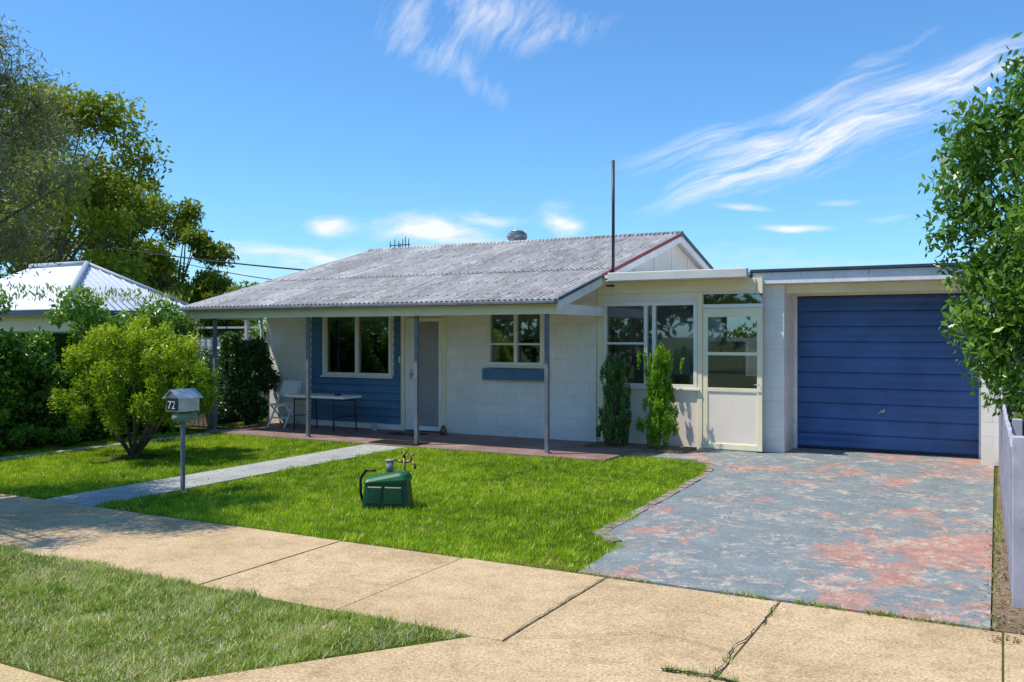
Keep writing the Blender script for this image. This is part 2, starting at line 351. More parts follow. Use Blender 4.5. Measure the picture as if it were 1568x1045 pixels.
# ------------------------------------------------------------ ground
gs=1200
pyd('ground',[(-gs,-gs,-0.15),(gs,-gs,-0.15),(gs,gs,-0.15),(-gs,gs,-0.15)],[(0,1,2,3)],GRND)
box('road',-200,200,-6.0,2.45,-0.19,-0.14,ASPH)
boxes('kerb',[(-60,-3.35,2.72,3.02,-0.3,0.0),(-60,-3.35,2.45,2.72,-0.3,-0.125)],KERB,bev=0.02)
box('lawn_soil_bed',-60,40,3.03,60,-0.3,-0.012,LAWNSOIL)
J=[-15.1,-13.86,-12.6,-11.36,-10.1,-8.86,-7.62,-6.37,-5.12,-3.86,-2.60,-1.33,0.0,1.25,2.5,3.8]
fp=empty('footpath')
for i in range(len(J)-1):
    g=0.005
    dz=random.uniform(-0.004,0.004)
    box('slab_%02d'%i,J[i]+g,J[i+1]-g,4.655,6.245,-0.10,dz,CONC,fp,0.006)
cx=empty('driveway_crossover')
prism('slab_a',[(-2.79,4.64),(-2.3,4.64),(-1.35,4.64),(-1.35,2.6),(-3.9,2.6),(-3.86,3.2)],-0.10,-0.002,CONC,cx)
prism('slab_b',[(-1.335,4.64),(1.2,4.64),(1.2,2.6),(-1.335,2.6)],-0.10,0.003,CONC,cx)
prism('ramp',[(-3.9,2.595),(1.2,2.595),(1.4,2.3),(-4.1,2.3)],-0.2,-0.06,CONC,cx)
drv=[(-2.84,6.262),(-0.07,6.262),(-0.12,15.6),(-5.0,15.6),(-5.0,12.72),(-4.3,12.72),(-3.85,12.6),(-3.58,12.35),(-3.42,11.9),(-3.33,11.2),(-3.27,9.6),(-3.22,8.4),(-3.2,7.6),(-2.9,7.25)]
prism('driveway',drv,-0.09,0.006,DRIVE)
pp=empty('garden_path')
for i in range(6):
    y0=6.262+i*0.95; y1=min(y0+0.942,11.96)
    box('slab_%d'%i,-9.27+0.02*math.sin(i),-8.45,y0,y1,-0.09,0.008+random.uniform(-.003,.003),CONC2,pp,0.006)
box('edging_strip',-12.93,-12.75,6.27,11.9,-0.08,0.02,CONC2,None,0.008)
box('verandah_slab',-13.05,-5.01,11.98,15.0,-0.09,0.03,OXIDE,None,0.01)
prism('garden_bed',[(-5.9,13.2),(-5.0,13.15),(-4.3,13.3),(-4.25,13.9),(-5.95,13.9)],0.0,0.045,DIRT)
box('side_yard_soil',-0.062,0.9,6.27,15,-0.05,-0.002,DIRT)
pts=[(-2.93,7.33),(-3.23,7.55),(-3.26,8.4),(-3.31,9.6),(-3.37,11.2),(-3.46,11.9),(-3.62,12.38),(-3.88,12.66),(-4.3,12.78)]
vs=[];fs=[]
for a,b_ in zip(pts[:-1],pts[1:]):
    a=Vector((a[0],a[1],0)); b_=Vector((b_[0],b_[1],0)); L=(b_-a).length; n=max(1,int(L/0.22))
    for k in range(n):
        c=a.lerp(b_,(k+0.5)/n); t=(b_-a).normalized(); t=(Matrix.Rotation(random.uniform(-.12,.12),3,'Z')@t); nn=Vector((-t.y,t.x,0))
        hl=L/n*0.45; hw=0.05; z=random.uniform(0.008,0.022); i=len(vs)
        for zz in (-0.05,z):
            for s1,s2 in ((-1,-1),(1,-1),(1,1),(-1,1)): vs.append(tuple(c+t*hl*s1+nn*hw*s2+Vector((0,0,zz))))
        fs+=[(i,i+3,i+2,i+1),(i+4,i+5,i+6,i+7),(i,i+1,i+5,i+4),(i+1,i+2,i+6,i+5),(i+2,i+3,i+7,i+6),(i+3,i,i+4,i+7)]
pyd('paver_edging',vs,fs,PAVER)
def crack(pts,wd,name):
    vs=[];fs=[]; P=[Vector((a,b,0)) for a,b in pts]; Q=[]
    for a,b in zip(P[:-1],P[1:]):
        for k in range(8): Q.append(a.lerp(b,k/8)+Vector((random.uniform(-.012,.012),random.uniform(-.012,.012),0)))
    Q.append(P[-1])
    for i,pnt in enumerate(Q):
        dv=(Q[min(i+1,len(Q)-1)]-Q[max(i-1,0)]).normalized(); n_=Vector((-dv.y,dv.x,0))*wd*random.uniform(.3,1)
        vs+=[(pnt.x+n_.x,pnt.y+n_.y,0.0085),(pnt.x-n_.x,pnt.y-n_.y,0.0085)]
    fs=[(2*i,2*i+1,2*i+3,2*i+2) for i in range(len(Q)-1)]
    return pyd(name,vs,fs,BLACKP)
crack([(-2.55,4.72),(-2.2,4.95),(-1.9,5.2),(-1.6,5.15),(-1.34,5.1)],0.003,'concrete_crack')
crack([(-1.34,4.66),(-1.36,5.2),(-1.32,5.7),(-1.34,6.2)],0.005,'concrete_crack.001')
crack([(-1.62,4.66),(-1.34,4.69),(-1.2,4.64)],0.012,'concrete_crack.002')
crack([(-2.6,4.66),(-2.61,5.4),(-2.6,6.2)],0.004,'concrete_crack.003')

# ------------------------------------------------------------ grass
def blades(name,X,Y,h,wd,mat,tone,z0=-0.012,lean=0.5,parent=None):
    n=len(X); a=rng.random(n)*2*np.pi; P=np.stack([X,Y,np.full(n,z0)],1)
    b=np.stack([np.cos(a),np.sin(a),np.zeros(n)],1)*(wd/2)[:,None]
    la=rng.random(n)*2*np.pi; lr=h*lean*rng.random(n)*1.4
    T=P+np.stack([np.cos(la)*lr,np.sin(la)*lr,h],1)
    return polymesh(name,np.stack([P-b,P+b,T],1),3,mat,tone,parent)
def xr(Y): return np.interp(Y,[6.2,7.2,7.5,7.6,9.6,11.2,11.9,12.35,12.6,12.75],[-2.8,-2.88,-3.05,-3.17,-3.33,-3.4,-3.48,-3.66,-3.95,-4.4])
N=300000
X=rng.uniform(-13.6,-2.8,N); Y=rng.uniform(6.22,12.75,N)
edge=0.06*(vnoise(X,Y,2.5,3)-0.5)*2+0.03*(vnoise(X,Y,9,13)-0.5)
keep=((X>-8.44+edge)&(X<xr(Y)+edge)|(X<-9.26+edge)&(X>-12.74)|(X<-12.94)&(X>-13.6))&((Y<11.97)|((X>-5.3)&(Y<12.72)))&(Y>6.25+edge*0.8)
rb=np.hypot(X+11.38,(Y-9.1)); keep&=(rb>0.35+0.3*rng.random(N))
keep&=(vnoise(X,Y,1.7,9)+vnoise(X,Y,6,10)*0.8+rng.random(N)*0.5>0.50)
X=X[keep];Y=Y[keep]; n=len(X)
tall=vnoise(X,Y,3.2,5)*0.6+vnoise(X,Y,11,15)*0.8; ed=np.clip(1-np.minimum(np.minimum(np.abs(Y-6.27),np.abs(X+8.44)),np.abs(X-xr(Y)))/0.12,0,1)
h=(0.018+0.032*rng.random(n))*(0.3+1.1*tall)+0.03*ed*rng.random(n)
r=np.clip(0.34*rng.random(n)+0.34*vnoise(X,Y,1.1,21)+0.58*vnoise(X,Y,10,22)-0.14,0,0.9); r=np.where(rng.random(n)<0.05,0.88+0.12*rng.random(n),r)
blades('front_lawn',X,Y,h,0.007+0.006*rng.random(n),L_GRASS,r,lean=0.8)
N=130000
X=rng.uniform(-11.5,-2.7,N); Y=rng.uniform(3.03,4.7,N); edge=0.06*(vnoise(X,Y,3,4)-0.5)*2+0.03*(vnoise(X,Y,9,14)-0.5)
xl=np.interp(Y,[3.0,3.28,4.64,4.7],[-3.9,-3.80,-2.80,-2.76])
keep=(X<xl+edge)&(Y<4.66+edge)&(Y>3.04)
keep&=(vnoise(X,Y,2.3,19)+vnoise(X,Y,8,20)*0.8+rng.random(N)*0.5>0.6)
X=X[keep];Y=Y[keep];n=len(X)
ed=np.clip(1-np.minimum(np.abs(Y-4.66),np.abs(X-np.interp(Y,[3.0,3.28,4.64,4.7],[-3.9,-3.80,-2.80,-2.76])))/0.15,0,1)
h=(0.018+0.030*rng.random(n))*(0.4+1.0*vnoise(X,Y,7,6))+0.03*ed*rng.random(n)
r=np.clip(0.27*rng.random(n)+0.36*vnoise(X,Y,1.6,31)+0.58*vnoise(X,Y,12,32)-0.09,0,0.9); r=np.where(rng.random(n)<0.28*(0.3+1.5*vnoise(X,Y,2.5,33)),0.86+0.14*rng.random(n),r)
blades('verge_grass',X,Y,h,0.004+0.006*rng.random(n),L_VERGE,r,lean=1.1)
segs=[((-1.62,4.66),(-1.2,4.68),200),((-1.36,4.7),(-1.34,5.0),60),((-2.8,6.25),(-0.1,6.25),900),((-8.4,6.25),(-2.9,6.25),600),((-1.6,6.25),(-0.6,6.25),500),((-0.06,6.3),(-0.02,12),900),((-1.34,5.9),(-1.32,6.2),50)]
X=np.concatenate([rng.uniform(a[0],b[0],k) if abs(a[0]-b[0])>0.1 else rng.normal((a[0]+b[0])/2,0.012,k) for a,b,k in segs])
Y=np.concatenate([rng.uniform(a[1],b[1],k) if abs(a[1]-b[1])>0.1 else rng.normal((a[1]+b[1])/2,0.012,k) for a,b,k in segs])
keep=(vnoise(X,Y,6,44)>0.42); X=X[keep];Y=Y[keep];n=len(X)
blades('joint_weeds',X,Y,0.015+0.03*rng.random(n),0.004+0.004*rng.random(n),L_VERGE,rng.random(n),z0=-0.002,lean=1.0)
n=420; X=np.concatenate([rng.normal(0.02,0.07,n),rng.uniform(-3.3,0,50),rng.uniform(-13,-3.4,260)]); Y=np.concatenate([rng.uniform(6.0,9.5,n),rng.uniform(6.4,13,50),rng.uniform(6.4,11.8,260)])
P=np.stack([X,Y,np.concatenate([np.full(n+50,0.012),np.full(260,0.035)])],1); leaves('leaf_litter',P,0.028,0.5,L_LIT,rng.random(len(P)),up=8)

# ------------------------------------------------------------ house
H=empty('block_house')
def wall_y(name,x0,x1,z0,z1,y0,y1,ops,mat,parent):
    xs=sorted(set([x0,x1]+[o[0] for o in ops]+[o[1] for o in ops])); zs=sorted(set([z0,z1]+[o[2] for o in ops]+[o[3] for o in ops])); L=[]
    for a,b in zip(xs[:-1],xs[1:]):
        for c,d_ in zip(zs[:-1],zs[1:]):
            mx,mz=(a+b)/2,(c+d_)/2
            if any(o[0]<mx<o[1] and o[2]<mz<o[3] for o in ops): continue
            L.append((a,b,y0,y1,c,d_))
    o=boxes(name,L,mat,parent); bm=bmesh.new(); bm.from_mesh(o.data); bmesh.ops.remove_doubles(bm,verts=bm.verts,dist=1e-4)
    seen={}
    for f in bm.faces: seen.setdefault(tuple(sorted(v.index for v in f.verts)),[]).append(f)
    bmesh.ops.delete(bm,geom=[f for l in seen.values() if len(l)>1 for f in l],context='FACES_ONLY'); bm.to_mesh(o.data); bm.free(); return o
W1=(-11.81,-10.17,1.04,2.22); DR=(-9.90,-8.97,0.03,2.2); W2=(-8.06,-6.96,1.29,2.23)
wall_y('front_wall',-13.35,-5.98,0.0,2.62,13.90,14.08,[W1,DR,W2],BLOCK,H)
def rz(y): return 3.88-0.2643*abs(y-17.75)
for nm,xa,xb in (('side_wall_right',-6.16,-5.98),('side_wall_left',-13.35,-13.17)):
    extr_x(nm,[(14.081,0),(21.6,0),(21.6,rz(21.6)-0.09),(17.75,3.79),(14.081,rz(14.081)-0.09)],xa,xb,BLOCK,H)
box('back_wall',-13.17,-6.16,21.42,21.6,0,2.8,BLOCK,H)
box('inner_partition',-13.16,-6.17,16.2,16.25,0,2.7,INT,H)
box('inner_ceiling',-13.16,-6.17,14.09,16.2,2.5,2.52,INT,H)
box('inner_floor',-13.16,-6.17,14.09,21.4,0.031,0.04,INT,H)
def corr(name,ya,yb,lift,x0=-13.64,x1=-5.74):
    seg=8; nx=int((x1-x0)/PER*seg); xs=np.linspace(x0,x1,nx+1); ys=np.linspace(ya,yb,5)
    vs=[]
    for y in ys:
        for x in xs: vs.append((x,y,rz(y)+lift+0.015*math.sin(2*math.pi*x/PER)))
    m=len(xs); fs=[(j*m+i,j*m+i+1,(j+1)*m+i+1,(j+1)*m+i) for j in range(4) for i in range(m-1)]
    return pyd(name,vs,fs,ROOF,H,True)
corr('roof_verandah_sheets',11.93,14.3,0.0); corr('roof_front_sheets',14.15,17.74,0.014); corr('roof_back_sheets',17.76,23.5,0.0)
def slope_slab(name,ya,yb,t0,t1,xa,xb,mat):
    return extr_x(name,[(ya,rz(ya)-t0),(yb,rz(yb)-t0),(yb,rz(yb)-t1),(ya,rz(ya)-t1)],xa,xb,mat,H)
slope_slab('roof_lining_front',12.03,17.74,0.02,0.06,-13.55,-5.80,WHITE)
slope_slab('roof_lining_back',17.76,23.4,0.02,0.06,-13.55,-5.80,WHITE)
tubes('ridge_cap',[([(-13.66,17.75,3.875),(-5.72,17.75,3.875)],0.065)],ROOF,H,12)
for xa,xb,t in ((-5.79,-5.75,'r'),(-13.60,-13.565,'l')):
    slope_slab('barge_front_'+t,11.98,17.745,0.015,0.165,xa,xb,WHITE)
    slope_slab('barge_back_'+t,17.755,23.45,0.015,0.165,xa,xb,WHITE)
extr_x('barge_cap_front',[(13.6,rz(13.6)+0.03),(17.745,rz(17.745)+0.03),(17.745,rz(17.745)-0.03),(13.6,rz(13.6)-0.03)],-5.748,-5.715,MAROON,H)
extr_x('barge_cap_lower',[(11.95,rz(11.95)+0.025),(13.598,rz(13.598)+0.025),(13.598,rz(13.598)-0.02),(11.95,rz(11.95)-0.02)],-5.748,-5.715,SLATE,H)
extr_x('barge_cap_back',[(17.755,rz(17.755)+0.03),(23.4,rz(23.4)+0.03),(23.4,rz(23.4)-0.03),(17.755,rz(17.755)-0.03)],-5.748,-5.715,DARK,H)
extr_x('gable_cladding',[(14.7,2.6),(20.8,2.6),(20.8,rz(20.8)-0.1),(17.75,3.78),(14.7,rz(14.7)-0.1)],-5.977,-5.955,CREAM2,H)
for y in (15.6,16.7,17.75,18.8,19.9): box('gable_strip',-5.953,-5.94,y-0.02,y+0.02,2.62,rz(y)-0.12,WHITE,H)
slope_slab('gable_soffit',14.2,17.745,0.062,0.075,-5.975,-5.80,WHITE)
box('verandah_gutter',-13.62,-5.76,11.86,11.965,2.275,2.330,POSTM,H,0.012)
box('verandah_beam',-13.5,-5.82,12.04,12.10,2.13,2.285,CREAM,H,0.004)
box('verandah_beam_side',-5.88,-5.82,12.102,13.89,2.13,2.285,WHITE,H,0.004)
box('verandah_beam_left',-13.5,-13.44,12.102,13.89,2.13,2.285,WHITE,H,0.004)
for i,x in enumerate((-12.97,-10.70,-8.40,-6.03)):
    box('post_%d'%i,x-0.03,x+0.03,12.13,12.19,0.03,2.15,POSTM,H,0.004)
    box('post_foot_%d'%i,x-0.055,x+0.055,12.10,12.22,0.03,0.045,GALV,H)
tubes('downpipe',[([(-13.46,13.86,2.2),(-13.42,13.84,2.0),(-13.42,13.84,0.05)],0.035)],WHITE,H,10)
vs=[];fs=[]
def board(x0,x1,z0,z1):
    i=len(vs); yo=13.858; yb=13.896
    vs.extend([(x0,yo,z0),(x1,yo,z0),(x1,yb-0.006,z1),(x0,yb-0.006,z1),(x0,yb,z0),(x1,yb,z0),(x1,yb,z1),(x0,yb,z1)])
    fs.extend([(i,i+1,i+2,i+3),(i+4,i+7,i+6,i+5),(i,i+4,i+5,i+1),(i+3,i+2,i+6,i+7),(i,i+3,i+7,i+4),(i+1,i+5,i+6,i+2)])
z=0.14
while z<2.19:
    z2=min(z+0.145,2.20)
    if z2<=1.03: board(-12.13,-9.94,z,z2)
    elif z<1.0: board(-12.13,-9.94,z,1.0)
    else: board(-12.13,-11.87,z,z2); board(-10.11,-9.94,z,z2)
    z=z2+0.001
pyd('blue_weatherboards',vs,fs,BLUEB,H)
box('board_plinth',-12.13,-9.94,13.87,13.896,0.03,0.137,WHITE,H)
def window(nm,o,mulls,parent,yf=13.855,fr=0.05,rails=(),mat=FRAME,yg=13.93):
    x0,x1,z0,z1=o; e=0.012
    L=[(x0-e,x1+e,yf,yg+0.03,z1-fr,z1+e),(x0-e,x1+e,yf,yg+0.03,z0-e,z0+fr),(x0-e,x0+fr,yf+0.001,yg+0.03,z0+fr,z1-fr),(x1-fr,x1+e,yf+0.001,yg+0.03,z0+fr,z1-fr)]
    for mx in mulls: L.append((mx-0.028,mx+0.028,yf+0.012,yg+0.025,z0+fr,z1-fr))
    for (a,b,z) in rails: L.append((a,b,yf+0.02,yg+0.02,z-0.018,z+0.018))
    boxes(nm+'_frame',L,mat,parent,0.003)
    box(nm+'_glass',x0+0.01,x1-0.01,yg,yg+0.004,z0+0.01,z1-0.01,GLASS,parent)
    box(nm+'_sill',x0-0.05,x1+0.05,yf-0.03,yf+0.02,z0-0.045,z0-0.014,mat,parent,0.004)
window('lounge_window',W1,[-11.0],H)
window('bedroom_window',W2,[-7.5],H,rails=[(-8.01,-7.53,1.66),(-7.47,-7.01,1.66)])
def blind(nm,x0,x1,z0,z1,y,parent):
    vs=[];fs=[];n=max(6,int((x1-x0)/0.02))
    for i in range(n+1):
        x=x0+(x1-x0)*i/n; yy=y+0.018*math.sin(i*1.5); vs+=[(x,yy,z0),(x,yy,z1)]
    fs=[(2*i,2*i+2,2*i+3,2*i+1) for i in range(n)]; pyd(nm,vs,fs,CURT,parent,True)
blind('curtain_a',-11.80,-11.66,1.05,2.2,14.0,H); blind('curtain_b',-10.93,-10.2,1.88,2.2,14.0,H); blind('curtain_c',-11.66,-11.05,1.9,2.2,14.02,H)
blind('curtain_d',-8.03,-7.9,1.3,2.22,14.0,H); blind('curtain_e',-7.9,-7.0,1.74,2.22,14.02,H)
box('bedroom_window_box',-8.12,-6.90,13.78,13.897,1.03,1.225,BLUEB,H,0.01)
boxes('door_frame',[(-9.93,-9.85,13.85,14.0,0.03,2.23),(-9.02,-8.94,13.85,14.0,0.03,2.23),(-9.85,-9.02,13.85,14.0,2.15,2.23)],CREAM,H,0.004)
boxes('screen_door',[(-9.84,-9.60,13.87,13.91,0.05,2.14),(-9.10,-9.03,13.87,13.91,0.05,2.14),(-9.60,-9.10,13.87,13.91,2.07,2.14),(-9.60,-9.10,13.87,13.91,0.05,0.13)],WHITE,H,0.004)
box('screen_mesh',-9.60,-9.10,13.888,13.892,0.13,2.07,GREYM,H)
box('door_lock',-9.72,-9.68,13.855,13.869,1.0,1.18,GALV,H,0.003); tubes('door_handle',[([(-9.70,13.86,1.09),(-9.70,13.82,1.09),(-9.61,13.82,1.09)],0.009)],GALV,H)
box('bell_box',-9.97,-9.945,13.84,13.856,1.3,1.42,CREAM,H)
VN=empty('roof_ventilator'); vx,vy=-9.79,18.2
tubes('collar',[([(vx,vy,3.68),(vx,vy,3.97)],0.15)],GALV,VN,20)
vs=[];fs=[]
for s in range(24):
    a0=2*math.pi*s/24; prof=[(0.15,3.97),(0.225,4.03),(0.24,4.09),(0.21,4.16),(0.13,4.20)]
    i=len(vs)
    for j,(r_,z_) in enumerate(prof):
        vs.append((vx+r_*math.cos(a0+0.06*j),vy+r_*math.sin(a0+0.06*j),z_)); vs.append((vx+(r_-0.035)*math.cos(a0+0.2+0.06*j),vy+(r_-0.035)*math.sin(a0+0.2+0.06*j),z_))
    for j in range(4): fs.append((i+2*j,i+2*j+1,i+2*j+3,i+2*j+2))
pyd('fins',vs,fs,GALV,VN); tubes('cap',[([(vx,vy,4.19),(vx,vy,4.215),(vx,vy,4.23)],[0.155,0.14,0.03])],GALV,VN,20)
PO=empty('mast_pole'); tubes('mast',[([(-5.69,13.95,2.55),(-5.69,13.95,4.72)],0.026)],DARK,PO,10); boxes('brackets',[(-5.80,-5.66,13.92,13.98,2.75,2.78),(-5.80,-5.66,13.92,13.98,2.62,2.65)],DARK,PO)
AN=empty('tv_antenna'); ax,ay=-13.14,18.3
T=[([(ax,ay,3.6),(ax,ay,4.10)],0.016),([(ax-0.30,ay,3.95),(ax+0.3,ay+0.02,3.95)],0.014),([(ax-0.30,ay,4.06),(ax+0.28,ay+0.02,4.06)],0.012)]
for i,dx in enumerate((-0.30,-0.16,-0.04,0.08,0.16,0.26)): T.append(([(ax+dx,ay,3.85),(ax+dx,ay,4.16+0.10*(i==4)+0.05*(i%2))],0.012))
tubes('elements',T,DARK,AN,6)

# ------------------------------------------------------------ enclosed porch
P_=empty('enclosed_porch')
yw=13.95
wall_y('porch_wall',-5.978,-3.335,0.0,2.70,yw,yw+0.08,[(-5.85,-4.27,0.98,2.34),(-4.17,-3.335,0.02,2.46)],CREAM2,P_)
box('porch_head_board',-5.975,-3.34,13.925,13.947,2.50,2.69,CREAM,P_,0.004)
boxes('porch_trims',[(-4.255,-4.175,13.93,13.948,0.02,2.49),(-5.975,-5.87,13.93,13.948,0.02,2.49)],CREAM,P_,0.004)
window('porch_window',(-5.85,-4.27,0.98,2.34),[-5.12,-4.98],P_,yf=13.92,fr=0.045,rails=[(-5.8,-5.14,1.68)],yg=13.98)
box('transom_bar',-4.17,-3.24,13.94,14.03,2.24,2.30,FRAME,P_); box('transom_glass',-4.16,-3.25,13.985,13.989,2.30,2.455,GLASS,P_)
boxes('porch_door',[(-4.165,-4.09,13.94,13.98,0.03,2.235),(-3.32,-3.24,13.94,13.98,0.03,2.235),(-4.09,-3.32,13.94,13.98,2.10,2.235),(-4.09,-3.32,13.94,13.98,0.03,0.12),(-4.09,-3.32,13.94,13.98,0.93,0.99),(-4.09,-3.32,13.945,13.975,1.50,1.55)],CREAM,P_,0.004)
box('porch_door_panel',-4.09,-3.32,13.955,13.965,0.12,0.93,CREAM2,P_)
box('porch_door_glass',-4.09,-3.32,13.958,13.962,0.99,2.10,GLASS,P_)
tubes('porch_door_handle',[([(-3.28,13.93,1.05),(-3.28,13.90,1.05),(-3.36,13.90,1.05)],0.008)],GALV,P_)
box('porch_gutter',-5.60,-3.36,13.48,13.60,2.68,2.82,GUTP,P_,0.012)
box('porch_roof',-5.70,-3.43,13.601,21.0,2.74,2.79,WHITE,P_)
box('porch_soffit',-5.70,-3.43,13.601,13.92,2.69,2.71,CREAM,P_)
box('porch_head_ext',-3.338,-3.24,13.95,14.03,2.46,2.70,CREAM,P_)
box('porch_back_wall',-5.97,-3.37,18.0,18.1,0,1.0,CREAM2,P_)
boxes('porch_back_frame',[(-5.97,-3.37,18.0,18.06,2.3,2.7),(-5.0,-4.9,18.0,18.06,1.0,2.3),(-4.2,-4.1,18,18.06,1.0,2.3)],CREAM,P_)
box('porch_fridge',-4.9,-4.3,16.6,17.2,0.0,1.7,PLAST,P_,0.03)
box('porch_floor',-5.97,-3.37,14.03,18,0.007,0.02,INT,P_)
box('inner_house_window',-5.976,-5.95,14.6,15.6,1.0,2.1,DARK,P_)
blind('porch_curtain_a',-5.22,-5.13,1.0,2.3,14.08,P_); blind('porch_curtain_b',-4.42,-4.3,1.0,2.3,14.08,P_)

# ------------------------------------------------------------ garage
G=empty('garage')
box('left_pier',-3.36,-2.95,14.13,15.1,0.0,2.60,BLOCK,G,0.006)
box('right_pier',-0.27,-0.05,14.13,15.1,0.0,2.60,BLOCK,G,0.006)
boxes('walls',[(-3.36,-3.18,15.11,21,0,2.6),(-0.23,-0.05,15.11,21,0,2.6),(-3.179,-0.231,20.8,21,0,2.6)],BLOCK,G)
box('lintel',-2.948,-0.272,14.88,15.08,2.44,2.599,CREAM,G,0.005)
box('lintel_board',-2.948,-0.272,14.30,14.34,2.46,2.599,CREAM,G,0.005)
boxes('door_jambs',[(-2.948,-2.905,14.86,14.93,0.0,2.44),(-0.315,-0.272,14.86,14.93,0.0,2.44)],WHITE,G,0.004)
z=0.012; ph=0.2425; prof=[]
while z<2.42:
    prof+= [(14.955,z),(14.938,z+0.014),(14.930,z+0.05),(14.940,z+0.12),(14.930,z+0.19),(14.938,z+ph-0.014),(14.955,z+ph-0.004)]; z+=ph
prof+=[(14.99,prof[-1][1]),(14.99,0.012)]
extr_x('tilt_panel_door',prof,-2.903,-0.317,BLUED,G)
box('door_handle',-1.66,-1.60,14.905,14.928,0.62,0.66,GALV,G,0.004); tubes('door_lever',[([(-1.70,14.90,0.60),(-1.60,14.90,0.68)],0.012)],GALV,G)
box('door_bottom_rail',-2.90,-0.32,14.92,14.928,0.012,0.05,DARK,G)
FASC=simple('peeling_white_fascia',(0.80,0.80,0.80),0.6,0.12,3,dirt=(0.36,0.31,0.28))
box('fascia',-3.40,-0.02,13.99,14.03,2.60,2.775,FASC,G,0.004)
box('roof_slab',-3.38,-0.03,14.031,21.2,2.605,2.77,WHITE,G)
box('roof_capping',-3.43,0.03,13.95,21.3,2.78,2.825,SLATE,G,0.006)

# ------------------------------------------------------------ verandah furniture
CH=empty('folding_chair'); cx0,cy0=-12.35,13.35
def q(x,y,z): return (cx0+x,cy0+y,z+0.03)
T=[]
for sxx in (-0.21,0.21):
    T.append(([q(sxx,-0.24,0),q(sxx,0.02,0.44),q(sxx,0.20,0.86)],0.018)); T.append(([q(sxx*0.9,0.28,0),q(sxx*0.9,-0.18,0.43)],0.018))
T+= [([q(-0.21,-0.12,0.18),q(0.21,-0.12,0.18)],0.014),([q(-0.19,0.17,0.22),q(0.19,0.17,0.22)],0.014)]
tubes('frame',T,PLAST,CH); box('seat',cx0-0.22,cx0+0.22,cy0-0.24,cy0+0.18,0.45,0.485,PLAST,CH,0.012)
o=extr_x('backrest',[(cy0+0.125,0.60),(cy0+0.15,0.60),(cy0+0.235,0.92),(cy0+0.21,0.92)],cx0-0.24,cx0+0.24,PLAST,CH)
md=o.modifiers.new('b','BEVEL'); md.width=0.012; md.segments=2
TB=empty('folding_table')
box('top',-11.98,-10.56,12.95,13.5,0.645,0.69,PLAST,TB,0.012)
T=[]
for x in (-11.8,-10.85):
    T+=[([(x,13.02,0.64),(x+0.02,13.0,0.03)],0.013),([(x+0.18,13.42,0.64),(x+0.2,13.44,0.03)],0.013),([(x+0.01,13.01,0.3),(x+0.19,13.43,0.3)],0.009),([(x,13.02,0.60),(x+0.18,13.42,0.60)],0.009)]
tubes('legs',T,DARK,TB)
AS=empty('ashtray'); tubes('bowl',[([(-10.9,13.2,0.692),(-10.9,13.2,0.71),(-10.9,13.2,0.722)],[0.05,0.065,0.06])],DARK,AS,14)
box('door_mat',-9.75,-9.15,13.2,13.6,0.0335,0.045,BLACKP,None,0.004)
box('door_mat.001',-9.25,-8.3,11.99,12.42,0.0335,0.045,BLACKP,None,0.004)
for nm,x,y in (('garden_ornament',-10.28,13.5),('garden_ornament.001',-8.85,13.65)):
    tubes(nm,[([(x,y,0.03),(x,y,0.08),(x,y,0.13),(x,y,0.16),(x,y,0.2)],[0.05,0.07,0.05,0.045,0.01]),([(x+0.06,y-0.03,0.03),(x+0.07,y-0.03,0.10)],[0.035,0.02])],simple('stone_pot',(0.4,0.38,0.35),0.8,0.3,15) if x<-10 else BRASS,None,10)

# ------------------------------------------------------------ letterbox
LB=empty('letterbox'); lx,ly=-8.38,7.37
box('post',lx-0.02,lx+0.02,ly-0.02,ly+0.02,-0.02,0.92,POSTM,LB,0.004)
fz0,fz1,zt=0.93,1.09,1.17
extr=[(lx-0.105,fz0),(lx+0.105,fz0),(lx+0.105,fz1),(lx,zt),(lx-0.105,fz1)]
def extr_y(name,xz,y0,y1,mat,parent):
    n=len(xz); vs=[(x,y0,z) for x,z in xz]+[(x,y1,z) for x,z in xz]
    fs=[tuple(range(n)),tuple(range(n,2*n))[::-1]]+[(i,(i+1)%n,(i+1)%n+n,i+n) for i in range(n)]
    return pyd(name,vs,fs,mat,parent)
extr_y('box_body',extr,ly-0.15,ly+0.15,GALV,LB)
for s_ in (-1,1):
    extr_y('roof_leaf',[(lx,zt+0.004),(lx+s_*0.135,fz1-0.012),(lx+s_*0.135,fz1-0.002),(lx,zt+0.016)],ly-0.18,ly+0.18,GALV,LB)
box('front_plate',lx-0.09,lx+0.09,ly-0.158,ly-0.151,0.945,1.085,DARK,LB,0.002)
cu=bpy.data.curves.new('number','FONT'); cu.body='72'; cu.size=0.13; cu.align_x='CENTER'; cu.extrude=0.002
to=bpy.data.objects.new('number',cu); sc.collection.objects.link(to); to.location=(lx,ly-0.162,0.965); to.rotation_euler=(math.radians(90),0,0); cu.materials.append(PLAST); to.parent=LB
tubes('paper_holder',[([(lx+0.03,ly-0.14,0.86),(lx+0.03,ly+0.14,0.86)],0.055)],simple('paper_holder_green',(0.22,0.30,0.20),0.5,0.2),LB,16)

